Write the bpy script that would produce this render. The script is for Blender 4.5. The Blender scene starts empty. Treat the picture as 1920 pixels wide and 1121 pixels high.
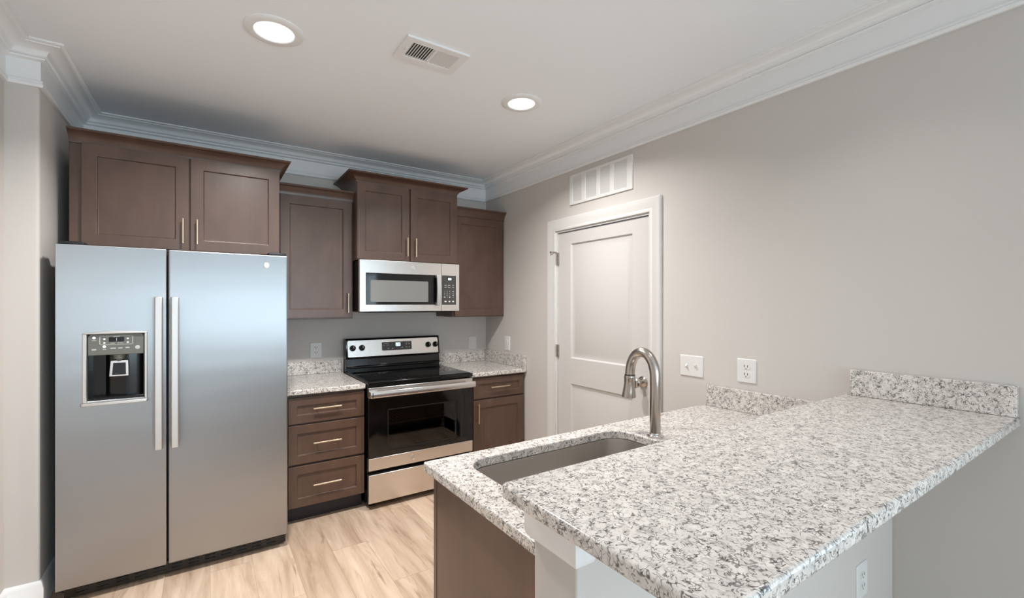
import bpy, bmesh, math
from mathutils import Vector, Matrix

scene = bpy.context.scene
COL = scene.collection

# ------------------------------------------------------------------ camera
F_PX, W_PX, H_PX = 851.73, 1920.0, 1121.0
cam_d = bpy.data.cameras.new('camera'); cam = bpy.data.objects.new('camera', cam_d); COL.objects.link(cam)
cam.location = (-2.2234, -3.7615, 1.38)
cam.rotation_euler = (math.pi / 2, 0, -0.5914)
cam_d.sensor_fit = 'HORIZONTAL'; cam_d.sensor_width = 36.0
cam_d.lens = F_PX / W_PX * 36.0
cam_d.shift_y = (571.33 - H_PX / 2) / W_PX
cam_d.clip_start = 0.02
scene.camera = cam

# ------------------------------------------------------------------ view, world, daylight
scene.view_settings.view_transform = 'Standard'
scene.view_settings.look = 'None'
scene.view_settings.gamma = 1.0
scene.view_settings.use_curve_mapping = False
scene.view_settings.exposure = 0.06

world = bpy.data.worlds.new('sky'); scene.world = world; world.use_nodes = True
wbg = world.node_tree.nodes['Background']
wbg.inputs[0].default_value = (0.62, 0.80, 1.0, 1); wbg.inputs[1].default_value = 1.0

CEIL = 2.5456
REAR = -8.0
LEFT = -2.964

WIN = [(-2.62, -1.86), (-1.74, -0.98), (-0.86, -0.10)]      # three tall windows in the wall behind the camera
WZ0, WZ1 = 0.45, 1.95


def area_light(name, loc, rot, sx, sy, power, color, parent=None, shape='RECTANGLE', spread=None):
    d = bpy.data.lights.new(name, 'AREA'); d.shape = shape
    d.size = sx
    if shape in ('RECTANGLE', 'ELLIPSE'): d.size_y = sy
    d.energy = power; d.color = color
    if spread: d.spread = spread
    o = bpy.data.objects.new(name, d); COL.objects.link(o)
    o.location = loc; o.rotation_euler = rot
    if parent: o.parent = parent
    return o


DAY = (0.73, 0.885, 1.0)
SIDE_R = (-6.9, -4.35)                                       # wide window in the right wall, behind the camera
DAY_W = [30, 45]                                             # rear windows (each), right window
for (a, b) in WIN:                                           # daylight entering through the windows
    area_light('daylight', ((a + b) / 2, REAR - 0.16, (WZ0 + WZ1) / 2), (math.pi / 2, 0, 0), b - a - 0.1, WZ1 - WZ0 - 0.1, DAY_W[0], DAY)
area_light('daylight', (0.16, sum(SIDE_R) / 2, (WZ0 + WZ1) / 2), (math.pi / 2, 0, math.pi / 2), SIDE_R[1] - SIDE_R[0] - 0.1, WZ1 - WZ0 - 0.1, DAY_W[1], DAY)

WARM = (1.0, 0.985, 0.96)
CANS = [(-1.985, -1.592), (-0.715, -1.614), (-0.62, -3.15), (-1.985, -3.15), (-0.9, -5.7), (-2.1, -5.7)]  # visible pair, one inferred from a wall glow, then unseen lamps added
CAN_W = [29, 18, 1.6, 1.2, 2, 2]
SPREAD = [math.radians(a) for a in (142, 142, 110, 110, 120, 120)]

# ------------------------------------------------------------------ materials


def lin(*c):
    def f(v):
        v /= 255.0
        return v / 12.92 if v <= 0.04045 else ((v + 0.055) / 1.055) ** 2.4
    return tuple(f(v) for v in c) + (1.0,)


class NT:
    def __init__(s, name):
        s.m = bpy.data.materials.new(name); s.m.use_nodes = True
        s.t = s.m.node_tree; s.n = s.t.nodes; s.b = s.n['Principled BSDF']

    def add(s, typ, **kw):
        nd = s.n.new(typ)
        for k, v in kw.items(): setattr(nd, k, v)
        return nd

    def link(s, a, b): s.t.links.new(a, b)

    def set(s, **kw):
        for k, v in kw.items():
            s.b.inputs[k.replace('_', ' ')].default_value = v
        return s

    def coord(s, scale=(1, 1, 1), which='Object'):
        tc = s.add('ShaderNodeTexCoord'); mp = s.add('ShaderNodeMapping')
        mp.inputs['Scale'].default_value = scale
        s.link(tc.outputs[which], mp.inputs['Vector'])
        return mp.outputs['Vector']

    def noise(s, vec, scale, detail=2.0, rough=0.5, dist=0.0):
        nd = s.add('ShaderNodeTexNoise')
        nd.inputs['Scale'].default_value = scale; nd.inputs['Detail'].default_value = detail
        nd.inputs['Roughness'].default_value = rough; nd.inputs['Distortion'].default_value = dist
        s.link(vec, nd.inputs['Vector'])
        return nd.outputs['Fac']

    def ramp(s, fac, stops):
        nd = s.add('ShaderNodeValToRGB'); cr = nd.color_ramp
        while len(cr.elements) < len(stops): cr.elements.new(0.5)
        for e, (p, c) in zip(cr.elements, stops):
            e.position = p; e.color = c if not isinstance(c, (int, float)) else (c, c, c, 1)
        s.link(fac, nd.inputs['Fac'])
        return nd.outputs['Color']

    def math(s, op, a, b=None, clamp=False):
        nd = s.add('ShaderNodeMath', operation=op); nd.use_clamp = clamp
        for i, v in enumerate((a, b)):
            if v is None: continue
            if isinstance(v, (int, float)): nd.inputs[i].default_value = v
            else: s.link(v, nd.inputs[i])
        return nd.outputs[0]

    def mix(s, fac, a, b, blend='MIX'):
        nd = s.add('ShaderNodeMix', data_type='RGBA', blend_type=blend)
        for sock, v in ((nd.inputs[0], fac), (nd.inputs[6], a), (nd.inputs[7], b)):
            if isinstance(v, (int, float)): sock.default_value = v
            elif isinstance(v, tuple): sock.default_value = v
            else: s.link(v, sock)
        return nd.outputs[2]

    def bump(s, height, strength=0.1, dist=0.001):
        nd = s.add('ShaderNodeBump'); nd.inputs['Strength'].default_value = strength
        nd.inputs['Distance'].default_value = dist
        s.link(height, nd.inputs['Height']); s.link(nd.outputs['Normal'], s.b.inputs['Normal'])


def plain(name, rgb, rough=0.5, metal=0.0, spec=0.5, emit=None, es=0.0):
    n = NT(name); n.set(Base_Color=rgb, Roughness=rough, Metallic=metal, Specular_IOR_Level=spec)
    if emit: n.set(Emission_Color=emit, Emission_Strength=es)
    return n.m


def paint(name, rgb, rough=0.6, bump=0.05, spec=0.3):
    n = NT(name); v = n.coord()
    f = n.noise(v, 3.0, 3)
    c = n.mix(n.math('MULTIPLY', f, 0.06), rgb, tuple(x * 0.8 for x in rgb[:3]) + (1,))
    n.link(c, n.b.inputs['Base Color']); n.set(Roughness=rough, Specular_IOR_Level=spec)
    n.bump(n.noise(v, 350, 2), bump, 0.0005)
    return n.m


M = {}
M['wall'] = paint('greige_wall_paint', lin(208, 202, 197), 0.75, 0.08, 0.2)
M['ceiling'] = paint('ceiling_paint', lin(245, 248, 252), 0.85, 0.05, 0.1)
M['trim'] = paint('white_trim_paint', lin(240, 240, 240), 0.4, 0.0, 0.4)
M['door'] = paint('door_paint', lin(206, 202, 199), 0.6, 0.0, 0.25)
M['casing'] = paint('darkened_trim_paint', lin(218, 215, 212), 0.5, 0.0, 0.3)  # same white trim paint, darkened to offset strong light from the nearby downlight
M['plastic'] = plain('white_plastic', lin(228, 226, 224), 0.35)
M['slot'] = plain('dark_slot', lin(50, 46, 44), 0.6)
M['black'] = plain('black_enamel', lin(14, 14, 15), 0.16)
M['blackmatte'] = plain('black_plastic', lin(20, 21, 24), 0.5)
M['glass_black'] = plain('black_ceramic_glass', lin(10, 10, 11), 0.06, spec=0.6)
M['ring'] = plain('burner_marking', lin(52, 52, 54), 0.2)
M['panel_grey'] = plain('grey_control_panel', lin(104, 104, 98), 0.4)
M['panel_dark'] = plain('charcoal_control_panel', lin(70, 67, 64), 0.3)
M['mark'] = plain('pale_print', lin(190, 190, 188), 0.5)
M['mark_white'] = plain('white_print', lin(235, 235, 232), 0.5)
M['led'] = plain('lit_display', lin(200, 240, 250), 0.4, emit=(0.72, 0.95, 1.0, 1), es=1.0)
M['led_dot'] = plain('indicator_lamp', lin(220, 245, 255), 0.4, emit=(0.8, 0.96, 1.0, 1), es=1.1)
M['digit'] = plain('display_digit', lin(60, 110, 125), 0.4)
M['screen'] = plain('dark_screen', lin(3, 3, 4), 0.2)
M['steel_sink'] = None
M['rubber'] = plain('rubber', lin(15, 15, 16), 0.7)
M['chrome'] = plain('polished_chrome', lin(225, 222, 218), 0.12, metal=1.0)
M['dark_vent'] = plain('vent_cavity', lin(12, 12, 12), 0.9)
M['lens'] = plain('lamp_lens', lin(250, 250, 248), 0.5, emit=(1.0, 0.97, 0.93, 1), es=1.3)
M['oven_grey'] = plain('oven_enamel', lin(112, 106, 104), 0.4)
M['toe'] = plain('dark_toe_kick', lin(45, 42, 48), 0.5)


def steel(name, rgb, rough, axis='x', strength=0.12, wave=0.0):
    n = NT(name); n.set(Base_Color=rgb, Metallic=1.0, Roughness=rough)
    sc = {'x': (3, 3, 900), 'z': (900, 900, 3), 'y': (900, 2, 900)}[axis]
    v = n.coord(sc)
    h = n.noise(v, 1.0, 2)
    if wave:
        w = n.noise(n.coord((1.3, 1.3, 3.2)), 1.0, 1, 0.4)
        h = n.math('ADD', n.math('MULTIPLY', h, 0.12), n.math('MULTIPLY', w, wave))
    n.bump(h, strength, 0.001)
    r = n.math('ADD', n.math('MULTIPLY', n.noise(n.coord((2, 2, 120)), 1.0, 2), 0.08), rough - 0.04)
    n.link(r, n.b.inputs['Roughness'])
    return n.m


def brushed_door():
    n = NT('brushed_stainless_door'); n.set(Base_Color=lin(172, 173, 175), Metallic=1.0, Roughness=0.38, Anisotropic=0.8)
    tg = n.add('ShaderNodeTangent', direction_type='UV_MAP'); n.link(tg.outputs[0], n.b.inputs['Tangent'])
    n.bump(n.noise(n.coord((1.2, 1.2, 5.0)), 1.0, 1, 0.4), 0.35, 0.006)
    return n.m


M['steel_fridge'] = brushed_door()
M['steel'] = steel('brushed_stainless', lin(226, 221, 217), 0.25, 'x', 0.12)
M['steel_handle'] = steel('satin_handle', lin(208, 204, 201), 0.42, 'z', 0.06)
M['steel_sink'] = steel('satin_sink_steel', lin(196, 191, 186), 0.34, 'x', 0.1)
M['nickel'] = steel('brushed_nickel', lin(190, 182, 174), 0.22, 'z', 0.05)
M['pull'] = plain('champagne_nickel', lin(226, 208, 184), 0.28, metal=1.0)


def cabinet_wood():
    n = NT('espresso_stained_maple')
    v = n.coord((1.6, 1.6, 0.8))
    blot = n.noise(v, 3.4, 4, 0.6, 0.4)
    gr = n.noise(n.coord((30, 30, 1.6)), 1.6, 3, 0.55, 0.3)
    c = n.ramp(blot, [(0.25, lin(82, 60, 49)), (0.55, lin(98, 73, 60)), (0.8, lin(114, 86, 71))])
    c2 = n.mix(n.math('MULTIPLY', gr, 0.35), c, lin(64, 46, 37))
    n.link(c2, n.b.inputs['Base Color'])
    n.set(Roughness=0.34, Specular_IOR_Level=0.55)
    n.b.inputs['Coat Weight'].default_value = 0.15; n.b.inputs['Coat Roughness'].default_value = 0.3
    n.bump(gr, 0.05, 0.0006)
    return n.m


M['wood'] = cabinet_wood()


def granite(name, seed=0.0, dens=0.52):
    n = NT(name)
    tc = n.add('ShaderNodeTexCoord'); mp = n.add('ShaderNodeMapping')
    mp.inputs['Location'].default_value = (seed, seed * 1.7, seed * 0.6)
    n.link(tc.outputs['Object'], mp.inputs['Vector']); v = mp.outputs['Vector']

    def squiggle(off, scale, width, mscale, mlo, mhi, dist):
        m2 = n.add('ShaderNodeMapping'); m2.inputs['Location'].default_value = (off, off * 2, off * 3)
        n.link(v, m2.inputs['Vector']); vv = m2.outputs['Vector']
        a = n.noise(vv, scale, 1.0, 0.5, dist)
        d = n.math('ABSOLUTE', n.math('SUBTRACT', a, 0.5))
        line = n.ramp(d, [(0.0, 1.0), (width * 0.5, 1.0), (width, 0.0)])
        mk = n.ramp(n.noise(vv, mscale, 1.0), [(mlo, 0.0), (mhi, 1.0)])
        return n.math('MULTIPLY', line, mk)

    base = n.ramp(n.noise(v, 30, 3, 0.6), [(0.3, lin(206, 200, 195)), (0.5, lin(223, 216, 210)), (0.7, lin(235, 229, 223))])
    s1 = squiggle(3.1, 46, 0.040, 70, 0.44, 0.52, 1.1)
    s2 = squiggle(7.7, 52, 0.060, 60, 0.42, 0.54, 0.9)
    s3 = squiggle(11.3, 60, 0.036, 80, 0.50, 0.57, 1.3)
    s4 = squiggle(17.9, 38, 0.022, 55, 0.47, 0.54, 1.5)
    c = n.mix(n.math('MULTIPLY', s2, 0.42), base, lin(140, 134, 130))
    c = n.mix(n.math('MULTIPLY', s1, 0.75), c, lin(92, 87, 85))
    c = n.mix(n.math('MULTIPLY', s3, 0.85), c, lin(52, 48, 48))
    c = n.mix(n.math('MULTIPLY', s4, 0.8), c, lin(64, 60, 58))
    n.link(c, n.b.inputs['Base Color']); n.set(Roughness=0.16, Specular_IOR_Level=0.5)
    return n.m


M['granite'] = granite('white_speckled_granite')


def floor_mat():
    n = NT('oak_vinyl_planks')
    PW, PL = 0.19, 1.25
    tc = n.add('ShaderNodeTexCoord'); sx = n.add('ShaderNodeSeparateXYZ'); n.link(tc.outputs['Object'], sx.inputs[0])
    X, Y = sx.outputs[0], sx.outputs[1]
    col = n.math('FLOOR', n.math('DIVIDE', X, PW))
    fx = n.math('FRACT', n.math('DIVIDE', X, PW))
    off = n.math('MULTIPLY', n.math('FRACT', n.math('MULTIPLY', col, 0.37)), PL)
    yy = n.math('DIVIDE', n.math('ADD', Y, off), PL)
    row = n.math('FLOOR', yy); fy = n.math('FRACT', yy)
    pid = n.add('ShaderNodeCombineXYZ'); n.link(col, pid.inputs[0]); n.link(row, pid.inputs[1])
    wn = n.add('ShaderNodeTexWhiteNoise', noise_dimensions='3D'); n.link(pid.outputs[0], wn.inputs['Vector'])
    r = wn.outputs['Value']
    gv = n.add('ShaderNodeCombineXYZ')
    n.link(n.math('MULTIPLY', X, 16.0), gv.inputs[0]); n.link(n.math('MULTIPLY', Y, 1.5), gv.inputs[1])
    n.link(n.math('MULTIPLY', r, 40.0), gv.inputs[2])
    g = n.noise(gv.outputs[0], 1.0, 5, 0.62, 0.6)
    gv2 = n.add('ShaderNodeCombineXYZ')
    n.link(n.math('MULTIPLY', X, 5.0), gv2.inputs[0]); n.link(n.math('MULTIPLY', Y, 1.1), gv2.inputs[1])
    n.link(n.math('MULTIPLY', r, 23.0), gv2.inputs[2])
    k = n.noise(gv2.outputs[0], 1.6, 3, 0.6, 1.2)
    base = n.ramp(g, [(0.25, lin(166, 141, 121)), (0.46, lin(203, 179, 157)), (0.62, lin(219, 197, 176)), (0.8, lin(230, 211, 193))])
    knot = n.ramp(k, [(0.60, 0.0), (0.74, 1.0)])
    base = n.mix(n.math('MULTIPLY', knot, 0.55), base, lin(138, 108, 84))
    gv3 = n.add('ShaderNodeCombineXYZ')
    n.link(n.math('MULTIPLY', X, 34.0), gv3.inputs[0]); n.link(n.math('MULTIPLY', Y, 2.6), gv3.inputs[1]); n.link(n.math('MULTIPLY', r, 61.0), gv3.inputs[2])
    streak = n.ramp(n.noise(gv3.outputs[0], 1.0, 3, 0.6, 0.8), [(0.60, 0.0), (0.70, 1.0)])
    base = n.mix(n.math('MULTIPLY', n.math('MULTIPLY', streak, n.ramp(k, [(0.45, 0.15), (0.62, 1.0)])), 0.6), base, lin(128, 100, 80))
    tint = n.mix(r, lin(234, 230, 226), lin(255, 253, 251))
    c = n.mix(1.0, base, tint, 'MULTIPLY')
    ex = n.math('MINIMUM', fx, n.math('SUBTRACT', 1.0, fx))
    ey = n.math('MINIMUM', fy, n.math('SUBTRACT', 1.0, fy))
    seam = n.math('MAXIMUM', n.math('LESS_THAN', ex, 0.007), n.math('LESS_THAN', ey, 0.0014))
    c = n.mix(n.math('MULTIPLY', seam, 0.35), c, lin(120, 94, 74))
    n.link(c, n.b.inputs['Base Color']); n.set(Roughness=0.42, Specular_IOR_Level=0.4)
    n.bump(g, 0.06, 0.0008)
    return n.m


M['floor'] = floor_mat()


def glass_mat(name, tint, gloss=0.12):
    m = bpy.data.materials.new(name); m.use_nodes = True
    t = m.node_tree; t.nodes.clear()
    out = t.nodes.new('ShaderNodeOutputMaterial'); mx = t.nodes.new('ShaderNodeMixShader')
    tr = t.nodes.new('ShaderNodeBsdfTransparent'); tr.inputs[0].default_value = tint
    gl = t.nodes.new('ShaderNodeBsdfGlossy'); gl.inputs['Roughness'].default_value = 0.03
    fr = t.nodes.new('ShaderNodeFresnel'); fr.inputs[0].default_value = 1.45 + gloss
    ge = t.nodes.new('ShaderNodeNewGeometry'); inv = t.nodes.new('ShaderNodeMath'); inv.operation = 'SUBTRACT'; inv.inputs[0].default_value = 1.0
    mu = t.nodes.new('ShaderNodeMath'); mu.operation = 'MULTIPLY'
    t.links.new(ge.outputs['Backfacing'], inv.inputs[1]); t.links.new(inv.outputs[0], mu.inputs[0]); t.links.new(fr.outputs[0], mu.inputs[1])
    t.links.new(mu.outputs[0], mx.inputs[0]); t.links.new(tr.outputs[0], mx.inputs[1]); t.links.new(gl.outputs[0], mx.inputs[2])
    t.links.new(mx.outputs[0], out.inputs[0])
    return m


M['oven_glass'] = glass_mat('tinted_oven_glass', (0.34, 0.33, 0.33, 1), 0.25)
M['pane'] = glass_mat('window_glass', (0.96, 0.98, 0.98, 1), 0.0)

# ------------------------------------------------------------------ mesh helpers


class MB:
    """collects shapes, all given in world coordinates, and links them as one mesh object"""

    def __init__(s): s.bm = bmesh.new()

    def face(s, pts):
        vs = [s.bm.verts.new(p) for p in pts]
        try: s.bm.faces.new(vs)
        except ValueError: pass
        return s

    def box(s, x0, x1, y0, y1, z0, z1):
        x0, x1 = sorted((x0, x1)); y0, y1 = sorted((y0, y1)); z0, z1 = sorted((z0, z1))
        v = [s.bm.verts.new((x, y, z)) for x in (x0, x1) for y in (y0, y1) for z in (z0, z1)]
        for q in ((0, 1, 3, 2), (4, 6, 7, 5), (0, 4, 5, 1), (2, 3, 7, 6), (0, 2, 6, 4), (1, 5, 7, 3)):
            s.bm.faces.new([v[i] for i in q])
        return s

    def rings(s, rings, cap=True, closed=False):
        rs = [[s.bm.verts.new(p) for p in r] for r in rings]
        n = len(rs[0])
        pairs = list(zip(rs[:-1], rs[1:]))
        if closed: pairs.append((rs[-1], rs[0]))
        for a, b in pairs:
            for i in range(n):
                s.bm.faces.new((a[i], a[(i + 1) % n], b[(i + 1) % n], b[i]))
        if cap and not closed:
            s.bm.faces.new(rs[0][::-1]); s.bm.faces.new(rs[-1])
        return s

    def tube(s, path, r, seg=16, cap=True):
        path = [Vector(p) for p in path]
        rr = r if isinstance(r, (list, tuple)) else [r] * len(path)
        rings = []; up = None
        for i, p in enumerate(path):
            t = (path[min(i + 1, len(path) - 1)] - path[max(i - 1, 0)]).normalized()
            if up is None:
                up = Vector((0, 0, 1)) if abs(t.z) < 0.9 else Vector((1, 0, 0))
            u = t.cross(up).normalized(); w = u.cross(t).normalized(); up = w
            rings.append([p + (u * math.cos(2 * math.pi * k / seg) + w * math.sin(2 * math.pi * k / seg)) * rr[i] for k in range(seg)])
        return s.rings(rings, cap)

    def lathe(s, c, axis, prof, seg=32, cap=True):
        """prof: list of (radius, offset along axis)"""
        c = Vector(c); ax = Vector(axis).normalized()
        u = ax.cross(Vector((0, 0, 1)) if abs(ax.z) < 0.9 else Vector((1, 0, 0))).normalized(); w = ax.cross(u)
        rings = [[c + ax * h + (u * math.cos(2 * math.pi * k / seg) + w * math.sin(2 * math.pi * k / seg)) * max(r, 1e-5) for k in range(seg)] for r, h in prof]
        return s.rings(rings, cap)

    def prism(s, poly, z0, z1):
        """poly in plan (x, y), extruded in z"""
        return s.rings([[(x, y, z0) for x, y in poly], [(x, y, z1) for x, y in poly]])

    def prism_x(s, poly, x0, x1):
        """poly of (y, z), extruded along x"""
        return s.rings([[(x0, y, z) for y, z in poly], [(x1, y, z) for y, z in poly]])

    def prism_y(s, poly, y0, y1):
        """poly of (x, z), extruded along y"""
        return s.rings([[(x, y0, z) for x, z in poly], [(x, y1, z) for x, z in poly]])

    def sweep(s, path, prof, closed=False):
        """moulding: path in plan, prof of (distance to the left of travel, z), mitred corners"""
        P = [Vector(p) for p in path]; n = len(P); rings = []
        for i in range(n):
            a = P[i] - P[i - 1] if (i > 0 or closed) else None
            b = P[(i + 1) % n] - P[i] if (i < n - 1 or closed) else None
            na = Vector((-a.y, a.x)).normalized() if a is not None else None
            nb = Vector((-b.y, b.x)).normalized() if b is not None else None
            if na is None: m = nb
            elif nb is None: m = na
            else:
                m = (na + nb); m = m / max(m.dot(na), 1e-6)
            rings.append([(P[i].x + m.x * d, P[i].y + m.y * d, z) for d, z in prof])
        return s.rings(rings, True, closed)

    def panel(s, tf, u0, u1, v0, v1, th, loops):
        """panelled slab. tf maps (u, v, n) to the world, n outward. loops: list of (list of (inset, depth)) per panel with its rectangle"""
        bm = s.bm
        us = sorted({u0, u1} | {q for L in loops for q in L[0][:2]}); vs = sorted({v0, v1} | {q for L in loops for q in L[0][2:]})
        vert = {}

        def V(u, v, n):
            k = (round(u, 5), round(v, 5), round(n, 5))
            if k not in vert: vert[k] = bm.verts.new(tf(u, v, n))
            return vert[k]
        for i in range(len(us) - 1):
            for j in range(len(vs) - 1):
                mid = ((us[i] + us[i + 1]) / 2, (vs[j] + vs[j + 1]) / 2)
                if any(L[0][0] < mid[0] < L[0][1] and L[0][2] < mid[1] < L[0][3] for L in loops): continue
                bm.faces.new([V(us[i], vs[j], 0), V(us[i + 1], vs[j], 0), V(us[i + 1], vs[j + 1], 0), V(us[i], vs[j + 1], 0)])
        for (a, b, c, d), steps, *opt in loops:
            # subdivided outer edge of the hole
            eu = [u for u in us if a <= u <= b]; ev = [v for v in vs if c <= v <= d]
            ring = [(u, c) for u in eu] + [(b, v) for v in ev[1:]] + [(u, d) for u in reversed(eu[:-1])] + [(a, v) for v in reversed(ev[1:-1])]
            prev = [V(u, v, 0) for u, v in ring]
            cu, cv = (a + b) / 2, (c + d) / 2
            for ins, dep in steps:
                cur = []
                for u, v in ring:
                    fu = 1 - ins / ((b - a) / 2); fv = 1 - ins / ((d - c) / 2)
                    cur.append(bm.verts.new(tf(cu + (u - cu) * fu, cv + (v - cv) * fv, -dep)))
                m = len(ring)
                for i in range(m):
                    bm.faces.new((prev[i], prev[(i + 1) % m], cur[(i + 1) % m], cur[i]))
                prev = cur
            if not (opt and opt[0] == 'open'): bm.faces.new(prev)
        per = [(u, v0) for u in us] + [(u1, v) for v in vs[1:]] + [(u, v1) for u in reversed(us[:-1])] + [(u0, v) for v in reversed(vs[1:-1])]
        f = [V(u, v, 0) for u, v in per]; bk = [bm.verts.new(tf(u, v, -th)) for u, v in per]
        m = len(per)
        for i in range(m): bm.faces.new((f[i], f[(i + 1) % m], bk[(i + 1) % m], bk[i]))
        if not any(len(L) > 2 and L[2] == 'open' for L in loops): bm.faces.new(bk)
        return s

    def shaker(s, x0, x1, z0, z1, yf, th=0.02, st=0.06, rec=0.010, sl=0.003):
        def tf(u, v, n): return (u, yf - n, v)
        return s.panel(tf, x0, x1, z0, z1, th, [((x0 + st, x1 - st, z0 + st, z1 - st), [(sl, rec)])])

    def build(s, name, mat, parent=None, bevel=0.0, seg=2, smooth=False, angle=30):
        bmesh.ops.recalc_face_normals(s.bm, faces=s.bm.faces[:])
        xs = [v.co for v in s.bm.verts]
        lo = Vector((min(v.x for v in xs), min(v.y for v in xs), min(v.z for v in xs)))
        hi = Vector((max(v.x for v in xs), max(v.y for v in xs), max(v.z for v in xs)))
        org = Vector(((lo.x + hi.x) / 2, (lo.y + hi.y) / 2, lo.z))
        bmesh.ops.translate(s.bm, verts=s.bm.verts[:], vec=-org)
        uv = s.bm.loops.layers.uv.new('uv')
        for f in s.bm.faces:
            ax = max(range(3), key=lambda i: abs(f.normal[i]))
            for l in f.loops:
                c = l.vert.co; l[uv].uv = (c.y, c.z) if ax == 0 else (c.x, c.z) if ax == 1 else (c.x, c.y)
        me = bpy.data.meshes.new(name); s.bm.to_mesh(me); s.bm.free()
        o = bpy.data.objects.new(name, me); COL.objects.link(o)
        me.materials.append(M[mat] if isinstance(mat, str) else mat)
        if smooth or bevel:
            for p in me.polygons: p.use_smooth = True
            me.set_sharp_from_angle(angle=math.radians(40))
        if bevel:
            b = o.modifiers.new('bevel', 'BEVEL'); b.width = bevel; b.segments = seg
            b.limit_method = 'ANGLE'; b.angle_limit = math.radians(angle); b.harden_normals = False
            b.use_clamp_overlap = True
        WORLD[o.name] = org
        if parent is not None:
            o.parent = parent; o.location = org - WORLD[parent.name]
        else:
            o.location = org
        return o


WORLD = {}


def thing(name, loc, label, cat, group=None):
    o = bpy.data.objects.new(name, None); COL.objects.link(o); o.location = loc; o.empty_display_size = 0.1
    WORLD[o.name] = Vector(loc)
    o['label'] = label; o['category'] = cat
    if group: o['group'] = group
    return o


def tag(o, label, cat, group=None):
    o['label'] = label; o['category'] = cat
    if group: o['group'] = group
    return o


def struct(o, label=None):
    o['kind'] = 'structure'
    if label: o['label'] = label
    return o


def sname(o): return o


def copy_tree(src, delta, label=None, group=None):
    """a copy of a thing with copies of its parts and sub-parts"""
    r = src.copy(); COL.objects.link(r); r.location = src.location + Vector(delta)
    WORLD[r.name] = WORLD[src.name] + Vector(delta)
    if label: r['label'] = label
    if group: r['group'] = group
    for ch in list(src.children):
        c = ch.copy(); COL.objects.link(c); c.parent = r
        for g in list(ch.children):
            d = g.copy(); COL.objects.link(d); d.parent = c
    return r


def rrect(x0, x1, y0, y1, r, seg=8):
    pts = []
    for cx, cy, a0 in ((x1 - r, y1 - r, 0), (x0 + r, y1 - r, 90), (x0 + r, y0 + r, 180), (x1 - r, y0 + r, 270)):
        for k in range(seg + 1):
            a = math.radians(a0 + 90 * k / seg); pts.append((cx + r * math.cos(a), cy + r * math.sin(a)))
    return pts


# ------------------------------------------------------------------ room shell
struct(MB().box(-3.3, 0.4, REAR - 0.4, 0.3, -0.1, 0.0).build('floor', 'floor'), 'light oak plank floor')
struct(MB().box(-3.2, 0.3, REAR - 0.3, 0.2, CEIL, CEIL + 0.1).build('ceiling', 'ceiling'), 'smooth pale grey ceiling')
struct(MB().box(-2.854, 0.0, 0.0, 0.12, 0, CEIL).build('wall_back', 'wall'), 'greige wall behind the range')

DY0, DY1, DTOP = -1.955, -1.05, 1.945                          # door opening in the right wall
mb = MB()
mb.box(0, 0.12, DY1, 0.12, 0, CEIL).box(0, 0.12, SIDE_R[1], DY0, 0, CEIL).box(0, 0.12, REAR - 0.12, SIDE_R[0], 0, CEIL)
mb.box(0, 0.12, SIDE_R[0], SIDE_R[1], 0, WZ0).box(0, 0.12, SIDE_R[0], SIDE_R[1], WZ1, CEIL)
mb.box(0, 0.12, DY0, DY1, DTOP, CEIL)
struct(mb.build('wall_right', 'wall'), 'long greige wall on the right')
arc = [(-2.854 - 0.014 + 0.014 * math.cos(a), -0.857 + 0.014 - 0.014 * math.sin(a)) for a in [math.radians(k * 15) for k in range(0, 7)]]
poly = [(-3.1, 0.12), (-2.854, 0.12)] + arc + [(LEFT, -0.857), (LEFT, REAR - 0.12), (-3.1, REAR - 0.12)]
struct(MB().prism(poly, 0, CEIL).build('wall_left', 'wall', smooth=True), 'left wall stepping back beside the refrigerator')

mb = MB()                                                       # wall behind the camera with three window openings
xs = [LEFT] + [q for w in WIN for q in w] + [0.0]
for i in range(0, len(xs), 2): mb.box(xs[i], xs[i + 1], REAR - 0.12, REAR, 0, CEIL)
for a, b in WIN: mb.box(a, b, REAR - 0.12, REAR, 0, WZ0).box(a, b, REAR - 0.12, REAR, WZ1, CEIL)
struct(mb.build('wall_rear', 'wall'), 'wall with the three tall windows')


def window(i, tf, a, b, mullions):
    """tf maps (along the wall, up, out of the room) to the world"""
    wn = bpy.data.objects.new('window_%d' % i, None); COL.objects.link(wn); wn.location = tf((a + b) / 2, WZ0, 0)
    WORLD[wn.name] = Vector(wn.location); struct(wn)
    t = 0.045; zm = (WZ0 + WZ1) / 2; us = [a + (b - a) * k / (mullions + 1) for k in range(mullions + 2)]

    def bar(m, u0, u1, z0, z1, n0=0.03, n1=0.09):
        r = [(u0, z0), (u1, z0), (u1, z1), (u0, z1)]
        m.rings([[tf(u, z, n0) for u, z in r], [tf(u, z, n1) for u, z in r]])
    m = MB()
    for k, u in enumerate(us): bar(m, u - (0 if k == 0 else t / 2), u + (0 if k == len(us) - 1 else t / 2) if k else u + t, WZ0, WZ1) if 0 < k < len(us) - 1 else bar(m, u if k == 0 else u - t, u + t if k == 0 else u, WZ0, WZ1)
    bar(m, a + t, b - t, WZ0, WZ0 + t, 0.031, 0.089); bar(m, a + t, b - t, WZ1 - t, WZ1, 0.031, 0.089); bar(m, a + t, b - t, zm - 0.02, zm + 0.02, 0.035, 0.085)
    m.build('window_frame', 'trim', wn, bevel=0.003)
    m = MB(); bar(m, a + t, b - t, WZ0 + t, zm - 0.02, 0.060, 0.064); bar(m, a + t, b - t, zm + 0.02, WZ1 - t, 0.060, 0.064)
    m.build('pane', 'pane', wn)


for i, (a, b) in enumerate(WIN): window(i + 1, lambda u, z, n: (u, REAR - n, z), a, b, 0)
window(4, lambda u, z, n: (n, u, z), SIDE_R[0], SIDE_R[1], 2)

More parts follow.
